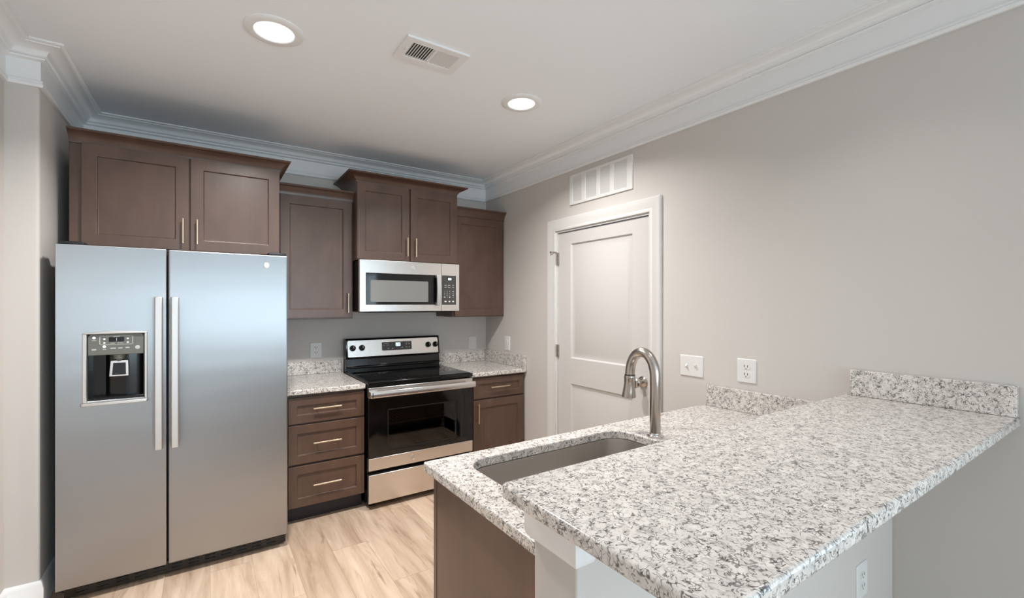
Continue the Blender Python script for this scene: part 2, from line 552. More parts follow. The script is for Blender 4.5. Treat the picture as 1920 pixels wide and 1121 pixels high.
room = [(0, REAR), (0, 0), (-2.854, 0), (-2.854, -0.857), (LEFT, -0.857), (LEFT, REAR)]
crown = [(0, 2.362), (0.012, 2.362), (0.016, 2.368), (0.016, 2.374), (0.011, 2.379), (0.015, 2.384), (0.012, 2.391), (0.006, 2.394),
         (0.006, 2.478), (0.012, 2.480), (0.022, 2.483), (0.024, 2.489), (0.020, 2.493), (0.027, 2.496), (0.031, 2.502), (0.033, 2.506),
         (0.036, 2.512), (0.044, 2.520), (0.058, 2.527), (0.076, 2.531), (0.083, 2.531), (0.086, 2.535), (0.096, 2.537), (0.1, 2.541), (0.1, CEIL), (0, CEIL)]
struct(MB().sweep(room, crown, closed=True).build('trim_1', 'trim', smooth=True), 'white stepped crown moulding around the ceiling')

base = [(0, 0), (0.016, 0), (0.016, 0.098), (0.012, 0.108), (0.012, 0.114), (0.007, 0.126), (0, 0.130)]
struct(MB().sweep([(-2.854, 0), (-2.854, -0.857), (LEFT, -0.857), (LEFT, REAR)], base).build('baseboard_left', 'trim', smooth=True), 'white baseboard at the foot of the left wall')
struct(MB().sweep([(0, -2.04), (0, -2.34)], base).build('baseboard_right', 'trim', smooth=True))
struct(MB().sweep([(0, -0.66), (0, -0.97)], [(-d, z) for d, z in base]).build('baseboard_back', 'trim', smooth=True))

# door in the right wall: casing, slab, hinges, knob
dr = bpy.data.objects.new('door_1', None); COL.objects.link(dr); dr.location = (0, (DY0 + DY1) / 2, 0); WORLD[dr.name] = Vector(dr.location)
struct(dr, 'white two-panel interior door with white casing')
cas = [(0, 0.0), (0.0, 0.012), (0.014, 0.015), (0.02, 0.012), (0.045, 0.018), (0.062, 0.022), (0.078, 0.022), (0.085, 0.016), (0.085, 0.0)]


def casing_ring(pts):
    # pts: inner corner and outward directions; profile (w outward, d off the wall)
    out = []
    for (y, z), (dy, dz) in pts:
        out.append([(-d, y + dy * w, z + dz * w) for w, d in cas])
    return out


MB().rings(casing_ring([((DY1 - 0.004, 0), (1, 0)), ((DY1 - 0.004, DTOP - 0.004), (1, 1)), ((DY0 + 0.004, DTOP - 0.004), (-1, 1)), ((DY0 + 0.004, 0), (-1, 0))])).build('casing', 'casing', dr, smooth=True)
MB().box(0.0, 0.12, DY1 - 0.018, DY1, 0, DTOP).box(0.0, 0.12, DY0, DY0 + 0.018, 0, DTOP).box(0.0, 0.12, DY0 + 0.018, DY1 - 0.018, DTOP - 0.018, DTOP).build('jamb', 'casing', dr)
sy0, sy1, sz1 = DY0 + 0.021, DY1 - 0.021, DTOP - 0.024


def dtf(u, v, n): return (0.012 - n, u, v)


pstep = [(0.004, 0.004), (0.010, 0.011), (0.022, 0.012), (0.050, 0.003)]
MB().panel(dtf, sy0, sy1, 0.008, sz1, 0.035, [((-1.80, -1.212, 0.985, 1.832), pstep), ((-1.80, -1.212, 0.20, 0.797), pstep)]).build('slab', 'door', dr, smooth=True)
for z in (1.732, 1.03, 0.24):
    h = MB(); yk = DY1 - 0.020
    h.lathe((-0.004, yk, z - 0.047), (0, 0, 1), [(0.0, 0), (0.0065, 0.001), (0.0065, 0.029), (0.0058, 0.0295), (0.0058, 0.0315), (0.0065, 0.032), (0.0065, 0.061), (0.0058, 0.0615), (0.0058, 0.0635), (0.0065, 0.064), (0.0065, 0.093), (0, 0.094)], 14)
    h.box(0.001, 0.0118, yk - 0.013, yk - 0.004, z - 0.045, z + 0.045)
    h.build('hinge', 'nickel', dr, smooth=True)
st = MB(); st.tube([(-0.002, DY1 - 0.02, 1.784), (-0.02, DY1 + 0.0, 1.784), (-0.028, DY1 + 0.02, 1.784)], 0.004, 8); st.lathe((-0.028, DY1 + 0.02, 1.784), (-0.4, 0.8, 0), [(0, 0), (0.008, 0.001), (0.008, 0.008), (0, 0.009)], 10)
st.build('hinge_stop', 'nickel', dr, smooth=True)
kb = MB(); kc = (0.011, -1.885, 0.905)
kb.lathe(kc, (-1, 0, 0), [(0, 0), (0.034, 0), (0.034, 0.006), (0.024, 0.012), (0.013, 0.016), (0.012, 0.034), (0.02, 0.042), (0.029, 0.052), (0.031, 0.062), (0.027, 0.072), (0.016, 0.078), (0, 0.079)], 28)
kb.build('door_knob', 'nickel', dr, smooth=True)

# ------------------------------------------------------------------ cabinets


def bar_pull(parent, x, y, z, length, vertical, r=0.0055, out=0.03):
    """y: face the pull is fixed to"""
    m = MB(); h = length / 2; e = h * 0.72
    if vertical:
        m.tube([(x, y - out, z - h), (x, y - out, z + h)], r, 12)
        for s in (-1, 1): m.tube([(x, y, z + s * e), (x, y - out, z + s * e)], r * 0.8, 10)
    else:
        m.tube([(x - h, y - out, z), (x + h, y - out, z)], r, 12)
        for s in (-1, 1): m.tube([(x + s * e, y, z), (x + s * e, y - out, z)], r * 0.8, 10)
    return m.build('handle', 'pull', parent, smooth=True)


def crown_prof(z0, z1, p):
    H = z1 - z0
    return [(-0.012, z0), (0.002, z0), (0.003, z0 + 0.12 * H), (0.1 * p, z0 + 0.22 * H), (0.22 * p, z0 + 0.42 * H), (0.46 * p, z0 + 0.64 * H), (0.78 * p, z0 + 0.8 * H), (0.95 * p, z0 + 0.84 * H), (0.95 * p, z0 + 0.9 * H), (p, z0 + 0.92 * H), (p, z1), (-0.012, z1)]


def wall_cabinet(name, label, x0, x1, yf, z0, z1, doors, crown_path, cz1, cp, pulls, body_z0=None):
    """yf: front of the doors; doors: (x0, x1, z0, z1)"""
    t = thing(name, ((x0 + x1) / 2, yf / 2, z0), label, 'cabinet')
    fr = yf + 0.02
    MB().box(x0, x1, fr, 0.0, body_z0 or z0, z1).build('carcass', 'wood', t, bevel=0.0015)
    ds = []
    for (a, b, c, d) in doors:
        ds.append(MB().shaker(a, b, c, d, yf - 0.0, 0.0195).build('door', 'wood', t, bevel=0.0015))
    for (i, x, z, L) in pulls: bar_pull(ds[i], x, yf, z, L, True)
    MB().sweep(crown_path, crown_prof(z1 - 0.012, cz1, cp)).build('crown', 'wood', t, smooth=True)
    return t


FY = -0.6405
wall_cabinet('wall_cabinet', 'deep dark brown two-door cabinet above the refrigerator', -2.80, -1.8496, FY, 1.672, 2.212,
             [(-2.7516, -2.307, 1.684, 2.203), (-2.2995, -1.852, 1.684, 2.203)],
             [(-1.8496, 0.0), (-1.8496, FY + 0.012), (-2.80, FY + 0.012)][::-1][::-1], 2.262, 0.056,
             [(0, -2.3332, 1.788, 0.138), (1, -2.268, 1.788, 0.138)])
LY = -0.3344
wall_cabinet('wall_cabinet', 'dark brown single-door cabinet between the refrigerator and the microwave', -1.848, -1.3275, LY, 1.278, 2.148,
             [(-1.812, -1.3395, 1.288, 2.135)], [(-1.3275, LY + 0.012), (-1.848, LY + 0.012)], 2.205, 0.042, [(0, -1.3695, 1.393, 0.14)])
MY = -0.42
wall_cabinet('wall_cabinet', 'dark brown two-door cabinet with wide crown above the microwave', -1.3267, -0.5175, MY, 1.7075, 2.285,
             [(-1.3237, -0.928, 1.714, 2.272), (-0.921, -0.5205, 1.714, 2.272)],
             [(-0.5175, 0.0), (-0.5175, MY + 0.012), (-1.3267, MY + 0.012), (-1.3267, 0.0)], 2.336, 0.07,
             [(0, -0.9529, 1.819, 0.142), (1, -0.8844, 1.819, 0.142)])
wall_cabinet('wall_cabinet', 'dark brown single-door cabinet in the corner beside the right wall', -0.5165, -0.002, LY, 1.278, 2.142,
             [(-0.497, -0.02, 1.284, 2.127)], [(-0.002, LY + 0.012), (-0.5165, LY + 0.012)], 2.204, 0.042, [])

# base cabinets
BY = -0.655


def base_cabinet(label, x0, x1):
    t = thing('base_cabinet', ((x0 + x1) / 2, BY / 2, 0), label, 'cabinet')
    MB().box(x0, x1, BY + 0.02, 0.0, 0.10, 0.815).build('carcass', 'wood', t, bevel=0.0015)
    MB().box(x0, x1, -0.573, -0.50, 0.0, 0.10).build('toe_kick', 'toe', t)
    return t


t = base_cabinet('dark brown base cabinet with three drawers beside the refrigerator', -1.836, -1.3375)
for z0, z1, hz in ((0.634, 0.797, 0.724), (0.380, 0.622, 0.5055), (0.110, 0.366, 0.2405)):
    d = MB().shaker(-1.806, -1.3395, z0, z1, BY, 0.0195, 0.052).build('drawer', 'wood', t, bevel=0.0015)
    bar_pull(d, -1.5795, BY, hz, 0.17, False)
t = base_cabinet('dark brown base cabinet with one drawer and door right of the range', -0.5265, -0.002)
d = MB().shaker(-0.4985, -0.0186, 0.642, 0.799, BY, 0.0195, 0.045).build('drawer', 'wood', t, bevel=0.0015)
bar_pull(d, -0.265, BY, 0.725, 0.178, False)
d = MB().shaker(-0.4985, -0.0186, 0.110, 0.6285, BY, 0.0195, 0.06).build('door', 'wood', t, bevel=0.0015)
bar_pull(d, -0.4652, BY, 0.5296, 0.155, True)

CT, CB = 0.849, 0.8165
CFY = -0.677
tag(MB().box(-1.838, -1.3365, CFY, -0.001, CB, CT).build('countertop', 'granite', bevel=0.006, seg=3), 'small speckled granite worktop between the refrigerator and the range', 'countertop')
tag(MB().box(-0.5275, -0.001, CFY, -0.001, CB, CT).build('countertop', 'granite', bevel=0.006, seg=3), 'small speckled granite worktop in the corner right of the range', 'countertop')
tag(MB().box(-1.838, -1.3365, -0.022, -0.001, CT + 0.0005, 0.946).build('backsplash', 'granite', bevel=0.002), 'low granite upstand behind the worktop beside the refrigerator', 'backsplash')
tag(MB().box(-0.5275, -0.0225, -0.022, -0.001, CT + 0.0005, 0.946).build('backsplash', 'granite', bevel=0.002), 'low granite upstand on the back wall right of the range', 'backsplash')
tag(MB().box(-0.022, -0.001, -0.672, -0.001, CT + 0.0005, 0.955).build('backsplash', 'granite', bevel=0.002), 'low granite upstand on the right wall beside the corner worktop', 'backsplash')

# ------------------------------------------------------------------ refrigerator
FX0, FX1, FF, FZ0, FZ1, FS = -2.795, -1.8415, -0.8991, 0.075, 1.6585, -2.3885
t = thing('refrigerator', ((FX0 + FX1) / 2, -0.45, 0), 'stainless side-by-side refrigerator with water dispenser in the left door', 'refrigerator')
MB().box(FX0 + 0.006, FX1 - 0.006, FF + 0.075, -0.03, 0.03, 1.645).build('body', 'blackmatte', t, bevel=0.004)
g = MB().box(FX0 + 0.02, FX1 - 0.004, FF + 0.05, FF + 0.076, 0.012, 0.07)
for k in range(12): g.box(FX0 + 0.06 + k * 0.072, FX0 + 0.105 + k * 0.072, FF + 0.046, FF + 0.05, 0.024, 0.030); g.box(FX0 + 0.06 + k * 0.072, FX0 + 0.105 + k * 0.072, FF + 0.046, FF + 0.05, 0.042, 0.048)
g.build('toe_grille', 'black', t, bevel=0.002)
for x in (FX0 + 0.06, FX1 - 0.055):
    MB().lathe((x, FF + 0.10, 0.0), (0, 0, 1), [(0, 0), (0.022, 0), (0.022, 0.012), (0.012, 0.014), (0.012, 0.032), (0, 0.032)], 16).build('foot', 'rubber', t, smooth=True)
    MB().box(x - 0.035, x + 0.035, FF + 0.02, FF + 0.075, 0.056, 0.0735).build('hinge_cover', 'black', t, bevel=0.004)
for x in (FX0 + 0.05, FX1 - 0.05):
    MB().box(x - 0.045, x + 0.045, FF + 0.02, FF + 0.13, FZ1 + 0.001, FZ1 + 0.016).build('hinge_cover', 'blackmatte', t, bevel=0.005)

DX0, DX1, DZ0, DZ1 = -2.690, -2.4765, 0.926, 1.2435                 # dispenser opening


def ftf(u, v, n): return (u, FF - n, v)


fd = MB().panel(ftf, FX0, FS - 0.004, FZ0, FZ1, 0.07, [((DX0, DX1, DZ0, DZ1), [(0.003, 0.004), (0.004, 0.066)], 'open')]).build('freezer_door', 'steel_fridge', t, bevel=0.007, seg=3)
rd = MB().panel(ftf, FS + 0.004, FX1, FZ0, FZ1, 0.07, []).build('refrigerator_door', 'steel_fridge', t, bevel=0.007, seg=3)


def fridge_handle(parent, x0, x1):
    m = MB(); y1, y0 = FF - 0.035, FF - 0.052
    # flat bar, slightly bowed, with two feet
    pts = []
    n = 14
    for k in range(n + 1):
        z = 0.668 + (1.418 - 0.668) * k / n
        b = 0.006 * (1 - (2 * k / n - 1) ** 2)
        pts.append([(x0, y1 - b, z), (x0 + 0.004, y0 - b, z), (x1 - 0.004, y0 - b, z), (x1, y1 - b, z)])
    m.rings(pts)
    m.box(x0 + 0.004, x1 - 0.004, FF, y1 + 0.003, 0.668, 0.712); m.box(x0 + 0.004, x1 - 0.004, FF, y1 + 0.003, 1.374, 1.418)
    return m.build('handle', 'steel_handle', parent, bevel=0.003)


fridge_handle(fd, -2.4385, -2.4025)
fridge_handle(rd, -2.3735, -2.3375)
lg = MB(); lg.lathe((-1.947, FF, 1.598), (0, -1, 0), [(0, 0), (0.0155, 0), (0.0155, 0.002), (0.0135, 0.0028), (0.0125, 0.0018), (0, 0.0018)], 32)
for s, c in ((1, -0.004), (-1, 0.004)):
    lg.tube([(-1.947 + c + 0.0045 * math.cos(a) * s, FF - 0.003, 1.598 + 0.0055 * math.sin(a)) for a in [k * 0.5 for k in range(0, 11)]], 0.0007, 6)
lg.build('emblem', 'steel_handle', rd, smooth=True)
# dispenser parts (inside the freezer door)
bz = MB()                                                      # raised bezel with an arched top and a bottom lip
for (a, b, c, d) in ((DX0 - 0.014, DX0 + 0.002, DZ0 - 0.004, DZ1 + 0.004), (DX1 - 0.002, DX1 + 0.010, DZ0 - 0.004, DZ1 + 0.004)): bz.box(a, b, FF - 0.006, FF + 0.004, c, d)
top = [(DX0 - 0.014 + (DX1 - DX0 + 0.024) * k / 12, DZ1 + 0.004 + 0.008 * math.sin(math.pi * k / 12)) for k in range(13)]
bz.prism_y([(DX1 + 0.010, DZ1 - 0.002), ] + [(x, z) for x, z in reversed(top)] + [(DX0 - 0.014, DZ1 - 0.002)], FF - 0.008, FF + 0.004)
bz.build('dispenser_bezel', 'steel_handle', fd, bevel=0.003)
MB().prism(rrect(DX0 - 0.018, DX1 + 0.013, FF - 0.022, FF + 0.01, 0.009), DZ0 - 0.019, DZ0 - 0.004).build('drip_tray_lip', 'steel_handle', fd, bevel=0.003)
MB().box(DX0 + 0.005, DX1 - 0.005, FF + 0.0665, FF + 0.069, DZ0 + 0.003, DZ1 - 0.003).box(DX0 + 0.0045, DX0 + 0.0065, FF + 0.01, FF + 0.0665, DZ0 + 0.004, DZ1 - 0.004).box(DX1 - 0.0065, DX1 - 0.0045, FF + 0.01, FF + 0.0665, DZ0 + 0.004, DZ1 - 0.004).build('recess_lining', 'black', fd)
tr = MB().box(DX0 + 0.007, DX1 - 0.007, FF + 0.004, FF + 0.066, DZ0 + 0.004, DZ0 + 0.014)
for k in range(9): tr.box(DX0 + 0.02 + k * 0.02, DX0 + 0.03 + k * 0.02, FF + 0.012, FF + 0.055, DZ0 + 0.014, DZ0 + 0.016)
tr.build('drip_tray', 'black', fd, bevel=0.001)
bw = MB()                                                      # curved back of the recess
bw.rings([[(DX0 + 0.06 + 0.085 * (1 - math.cos(a)) * 0.9, FF + 0.066 - 0.022 * math.sin(a), z) for a in [k * math.pi / 8 for k in range(9)]] for z in (DZ0 + 0.016, 1.138)], True)
bw.build('recess_back', 'black', fd, smooth=True)
cp = MB().prism_y([(DX0 + 0.005, 1.142), (DX1 - 0.005, 1.142), (DX1 - 0.005, DZ1 - 0.012), (DX1 - 0.014, DZ1 - 0.003), (DX0 + 0.014, DZ1 - 0.003), (DX0 + 0.005, DZ1 - 0.012)], FF + 0.002, FF + 0.05).build('control_panel', 'panel_grey', fd, bevel=0.0015)
PW = DX1 - DX0 - 0.01


def on_panel(px, py):                                          # px, py in the panel's own proportions 0..1
    return DX0 + 0.005 + px * PW, 1.142 + (1 - py) * (DZ1 - 0.003 - 1.142)


yp = FF + 0.002
m = MB()
for a, b, c, d in ((0.20, 0.80, 0.09, 0.11), (0.20, 0.80, 0.50, 0.52), (0.20, 0.212, 0.09, 0.52), (0.788, 0.80, 0.09, 0.52)):
    x0, z1 = on_panel(a, c); x1, z0 = on_panel(b, d); m.box(x0, x1, yp - 0.0006, yp, z0, z1)
m.build('printed_outline', 'mark', cp)
for px, py, w, h in ((0.44, 0.69, 0.10, 0.05), (0.57, 0.69, 0.075, 0.05), (0.70, 0.68, 0.07, 0.06), (0.105, 0.73, 0.08, 0.07), (0.285, 0.73, 0.06, 0.03), (0.105, 0.29, 0.075, 0.03), (0.50, 0.135, 0.12, 0.03), (0.43, 0.445, 0.08, 0.02), (0.57, 0.44, 0.10, 0.02)):
    x, z = on_panel(px, py); MB().box(x - w * PW / 2, x + w * PW / 2, yp - 0.0006, yp, z - h * 0.05, z + h * 0.05).build('printed_mark', 'mark', cp)
x0, z1 = on_panel(0.365, 0.155); x1, z0 = on_panel(0.64, 0.37)
MB().box(x0, x1, yp - 0.001, yp + 0.001, z0, z1).build('display', 'screen', cp)
MB().box((x0 + x1) / 2 - 0.001, (x0 + x1) / 2 + 0.001, yp - 0.0015, yp - 0.001, z0 + 0.004, z1 - 0.004).build('digit', 'mark', cp)
for px, py in ((0.285, 0.24), (0.285, 0.42), (0.705, 0.24), (0.705, 0.42)):
    x, z = on_panel(px, py); MB().lathe((x, yp + 0.001, z), (0, -1, 0), [(0, 0), (0.0042, 0), (0.0042, 0.002), (0, 0.0028)], 14).build('button', 'mark_white', cp, smooth=True)
for px, py in ((0.105, 0.17), (0.285, 0.60)):
    x, z = on_panel(px, py); MB().lathe((x, yp + 0.001, z), (0, -1, 0), [(0, 0), (0.0058, 0), (0.0058, 0.002), (0, 0.003)], 16).build('indicator_lamp', 'led_dot', cp, smooth=True)
x, z = on_panel(0.885, 0.68); MB().lathe((x, yp + 0.001, z), (0, -1, 0), [(0, 0), (0.0095, 0), (0.0095, 0.002), (0, 0.003)], 20).build('button', 'mark', cp, smooth=True)
# nozzle and paddle
xn = -2.5755
MB().lathe((xn, FF + 0.03, 1.142), (0, 0, -1), [(0, 0), (0.026, 0), (0.022, 0.022), (0.012, 0.026), (0.010, 0.034), (0, 0.034)], 24).build('nozzle', 'panel_grey', fd, smooth=True)
pd = MB().prism_y([(xn - 0.032, 1.112), (xn + 0.034, 1.112), (xn + 0.036, 1.035), (xn - 0.038, 1.035)], FF + 0.022, FF + 0.03).build('paddle', 'steel', fd, bevel=0.002)
MB().prism_y([(xn - 0.022, 1.100), (xn + 0.024, 1.100), (xn + 0.025, 1.042), (xn - 0.026, 1.042)], FF + 0.018, FF + 0.0225).build('paddle_pad', 'blackmatte', pd, bevel=0.001)

# ------------------------------------------------------------------ microwave
WX0, WX1, WF, WB0, WB1 = -1.3205, -0.5275, -0.4696, 1.331, 1.7055
t = thing('microwave', ((WX0 + WX1) / 2, -0.22, WB0), 'stainless over-the-range microwave under the brown cabinet', 'microwave')
MB().box(WX0 + 0.004, WX1 - 0.004, WF + 0.045, -0.002, WB0 - 0.002, WB1).build('body', 'blackmatte', t, bevel=0.002)
wd = None
XD = -0.6835


def wtf(u, v, n): return (u, WF - n, v)


wd = MB().panel(wtf, WX0, XD - 0.0012, WB0, WB1, 0.044, [((-1.276, -0.692, 1.380, 1.611), [(0.001, 0.003)])]).build('door', 'steel', t, bevel=0.005, seg=3)
MB().box(-1.2745, -0.6935, WF + 0.0005, WF + 0.0028, 1.3815, 1.6095).build('door_glass', 'glass_black', wd, bevel=0.001)
MB().prism_y(rrect(-1.243, -0.796, 1.402, 1.560, 0.008, 4), WF - 0.0006, WF + 0.0005).build('viewing_window', plain('perforated_window_screen', lin(128, 127, 124), 0.22), wd)
MB().prism_y(rrect(-0.765, -0.738, 1.400, 1.592, 0.008, 4), WF - 0.0008, WF + 0.0005).build('handle_recess', 'screen', wd)
hm = MB()
pts = []
for k in range(11):
    z = 1.374 + (1.617 - 1.374) * k / 10; b = 0.010 * (1 - (2 * k / 10 - 1) ** 2)
    pts.append([(-0.740, WF - 0.024 - b, z), (-0.737, WF - 0.036 - b, z), (-0.705, WF - 0.036 - b, z), (-0.702, WF - 0.024 - b, z)])
hm.rings(pts); hm.box(-0.735, -0.707, WF + 0.001, WF - 0.025, 1.378, 1.40); hm.box(-0.735, -0.707, WF + 0.001, WF - 0.025, 1.592, 1.613)
hm.build('handle', 'steel_handle', wd, bevel=0.002)
lg = MB(); lg.lathe((-0.9138, WF, 1.660), (0, -1, 0), [(0, 0), (0.0155, 0), (0.0155, 0.0015), (0.0135, 0.0025), (0.0125, 0.0014), (0, 0.0014)], 28)
for s, c in ((1, -0.004), (-1, 0.004)):
    lg.tube([(-0.9138 + c + 0.0045 * math.cos(a) * s, WF - 0.0022, 1.660 + 0.0055 * math.sin(a)) for a in [k * 0.5 for k in range(0, 11)]], 0.0007, 6)
lg.build('emblem', 'steel_handle', wd, smooth=True)
pf = MB().panel(wtf, XD + 0.0012, WX1, WB0, WB1, 0.044, [((-0.680, -0.5545, 1.380, 1.613), [(0.001, 0.003)])]).build('control_housing', 'steel', t, bevel=0.004, seg=3)
kp = MB().box(-0.679, -0.5555, WF + 0.0004, WF + 0.0028, 1.3815, 1.6115).build('keypad', 'panel_dark', pf, bevel=0.0015)
KX0, KX1, KZ0, KZ1 = -0.6785, -0.5565, 1.3825, 1.6105


def key(px, py, w, h, mat='mark', nm='key'):
    x = KX0 + (KX1 - KX0) * px; z = KZ1 - (KZ1 - KZ0) * py
    return MB().box(x - w / 2, x + w / 2, WF - 0.0008, WF + 0.0006, z - h / 2, z + h / 2).build(nm, mat, kp)


MB().prism_y(rrect(KX0 + 0.54 * (KX1 - KX0) - 0.020, KX0 + 0.54 * (KX1 - KX0) + 0.020, KZ1 - 0.112 * 0.228 - 0.013, KZ1 - 0.112 * 0.228 + 0.013, 0.005, 4), WF - 0.0004, WF + 0.0006).build('display_surround', 'screen', kp)
MB().prism_y(rrect(KX0 + 0.54 * (KX1 - KX0) - 0.0145, KX0 + 0.54 * (KX1 - KX0) + 0.0145, KZ1 - 0.112 * 0.228 - 0.0085, KZ1 - 0.112 * 0.228 + 0.0085, 0.003, 4), WF - 0.0010, WF + 0.0006).build('display', 'led', kp)
for py in (0.33, 0.40):
    for px, w in ((0.24, 0.018), (0.50, 0.021), (0.79, 0.014)): key(px, py, w, 0.0045)
import itertools


def text_bm(txt, x, z, y, size):
    """small printed characters as a thin mesh facing -y"""
    cu = bpy.data.curves.new('t', 'FONT'); cu.body = txt; cu.size = size; cu.align_x = 'CENTER'; cu.align_y = 'CENTER'; cu.extrude = 0.0002; cu.resolution_u = 2
    ob = bpy.data.objects.new('t', cu); COL.objects.link(ob)
    dg = bpy.context.evaluated_depsgraph_get(); me = bpy.data.meshes.new_from_object(ob.evaluated_get(dg))
    bpy.data.objects.remove(ob); bpy.data.curves.remove(cu)
    m = MB(); m.bm.from_mesh(me); bpy.data.meshes.remove(me)
    bmesh.ops.transform(m.bm, matrix=Matrix.Translation((x, y, z)) @ Matrix.Rotation(math.pi / 2, 4, 'X'), verts=m.bm.verts[:])
    return m


for r_, row in enumerate(('123', '456', '789')):
    for c_, ch in enumerate(row):
        text_bm(ch, KX0 + (KX1 - KX0) * (0.18 + 0.18 * c_), KZ1 - (KZ1 - KZ0) * (0.545 + 0.066 * r_), WF - 0.0001, 0.0125).build('key', 'mark_white', kp)
text_bm('0', KX0 + (KX1 - KX0) * 0.36, KZ1 - (KZ1 - KZ0) * 0.745, WF - 0.0001, 0.0125).build('key', 'mark_white', kp)
for px in (0.18, 0.54): key(px, 0.745, 0.011, 0.008, 'mark_white')
for k in range(4): key(0.79, 0.545 + 0.066 * k, 0.014, 0.0065 if k % 2 == 0 else 0.003, 'mark')
for px, w in ((0.24, 0.017), (0.52, 0.013), (0.79, 0.015)): key(px, 0.895, w, 0.0095, 'mark_white')
vb = MB().box(-1.25, -0.62, WF + 0.03, WF + 0.30, WB0 - 0.010, WB0 - 0.0025)
vb.build('bottom_vent', 'blackmatte', t, bevel=0.002)

# ------------------------------------------------------------------ range
RX0, RX1, RF = -1.3300, -0.5345, -0.7126
RT = 0.862
t = thing('range', ((RX0 + RX1) / 2, -0.36, 0), 'freestanding stainless electric range with black glass cooktop', 'oven')
cavx0, cavx1, cavz0, cavz1 = -1.215, -0.655, 0.345, 0.70
mb = MB()
mb.box(RX0 + 0.004, cavx0, RF + 0.05, -0.03, 0.03, RT - 0.03).box(cavx1, RX1 - 0.004, RF + 0.05, -0.03, 0.03, RT - 0.03)
mb.box(cavx0, cavx1, RF + 0.05, -0.03, 0.03, cavz0).box(cavx0, cavx1, RF + 0.05, -0.03, cavz1, RT - 0.03)
mb.box(cavx0, cavx1, -0.12, -0.03, cavz0, cavz1)
mb.build('body', 'black', t)
ov = MB()                                                     # oven lining with side rails
e = 0.001
ov.box(cavx0 + e, cavx1 - e, -0.130, -0.1205, cavz0 + e, cavz1 - e).box(cavx0 + e, cavx0 + 0.008, RF + 0.055, -0.13, cavz0 + e, cavz1 - e).box(cavx1 - 0.008, cavx1 - e, RF + 0.055, -0.13, cavz0 + e, cavz1 - e)
ov.box(cavx0 + 0.008, cavx1 - 0.008, RF + 0.055, -0.13, cavz0 + e, cavz0 + 0.006)
for z in (0.45, 0.53, 0.61):
    ov.box(cavx0 + 0.008, cavx0 + 0.02, RF + 0.08, -0.14, z, z + 0.006).box(cavx1 - 0.02, cavx1 - 0.008, RF + 0.08, -0.14, z, z + 0.006)
ov.build('oven_lining', 'oven_grey', t)
rk = MB()
zr = 0.5425
rk.tube([(cavx0 + 0.02, RF + 0.09, zr), (cavx1 - 0.02, RF + 0.09, zr)], 0.004, 8).tube([(cavx0 + 0.02, -0.15, zr), (cavx1 - 0.02, -0.15, zr)], 0.004, 8)
for k in range(18): rk.tube([(cavx0 + 0.03 + k * 0.0294, RF + 0.09, zr), (cavx0 + 0.03 + k * 0.0294, -0.15, zr)], 0.0022, 6)
rk.build('oven_rack', 'steel_handle', t, smooth=True)
for x in (RX0 + 0.05, RX1 - 0.05):
    for y in (RF + 0.10, -0.09):
        MB().lathe((x, y, 0), (0, 0, 1), [(0, 0), (0.02, 0), (0.02, 0.01), (0.01, 0.014), (0.01, 0.031), (0, 0.031)], 14).build('foot', 'rubber', t, smooth=True)
# cooktop
ck = MB().box(RX0, RX1, RF + 0.005, -0.105, RT - 0.032, RT - 0.004).build('cooktop', 'black', t, bevel=0.004)
MB().box(RX0 + 0.012, RX1 - 0.012, RF + 0.022, -0.112, RT - 0.0045, RT).build('cooktop_glass', 'glass_black', ck, bevel=0.001)
for x, y, r in ((-1.13, -0.53, 0.115), (-0.73, -0.53, 0.085), (-1.13, -0.25, 0.08), (-0.73, -0.25, 0.11), (-0.93, -0.23, 0.05)):
    m = MB(); n = 48
    for rr in ((r, r - 0.003), (r * 0.62, r * 0.62 - 0.002)):
        vs = [[(x + q * math.cos(2 * math.pi * k / n), y + q * math.sin(2 * math.pi * k / n), RT + 0.0004) for k in range(n)] for q in rr]
        m.rings(vs, cap=False)
    m.build('burner_ring', 'ring', ck)
# backguard
bg = MB().prism_x([(-0.105, RT - 0.03), (-0.105, RT + 0.016), (-0.125, RT + 0.022), (-0.125, RT + 0.030), (-0.108, RT + 0.036), (-0.100, 0.952), (-0.110, 0.957), (-0.112, 0.962), (-0.096, 1.100), (-0.086, 1.112), (-0.035, 1.112), (-0.03, 1.10), (-0.03, RT - 0.03)], RX0 + 0.004, RX1 + 0.0)
bg = bg.build('backguard', 'black', t, bevel=0.002)
# stainless control panel, tilted back
pz0, pz1 = 0.968, 1.098


def ptf(u, v, n):                                             # v in 0..1 up the panel; slope from y -0.1125 to -0.0965
    z = pz0 + (pz1 - pz0) * v
    y = -0.1145 + 0.0165 * v
    return (u, y - n, z)


pn = MB()
out = [(RX0 + 0.018, 0.03), (RX0 + 0.026, 0.0), (RX1 - 0.022, 0.0), (RX1 - 0.014, 0.03), (RX1 - 0.016, 0.93), (RX1 - 0.026, 1.0), (RX0 + 0.026, 1.0), (RX0 + 0.016, 0.93)]
pn.rings([[ptf(u, v, -0.002) for u, v in out], [ptf(u, v, 0.002) for u, v in out]])
pn = pn.build('control_panel', 'steel', bg, bevel=0.001)
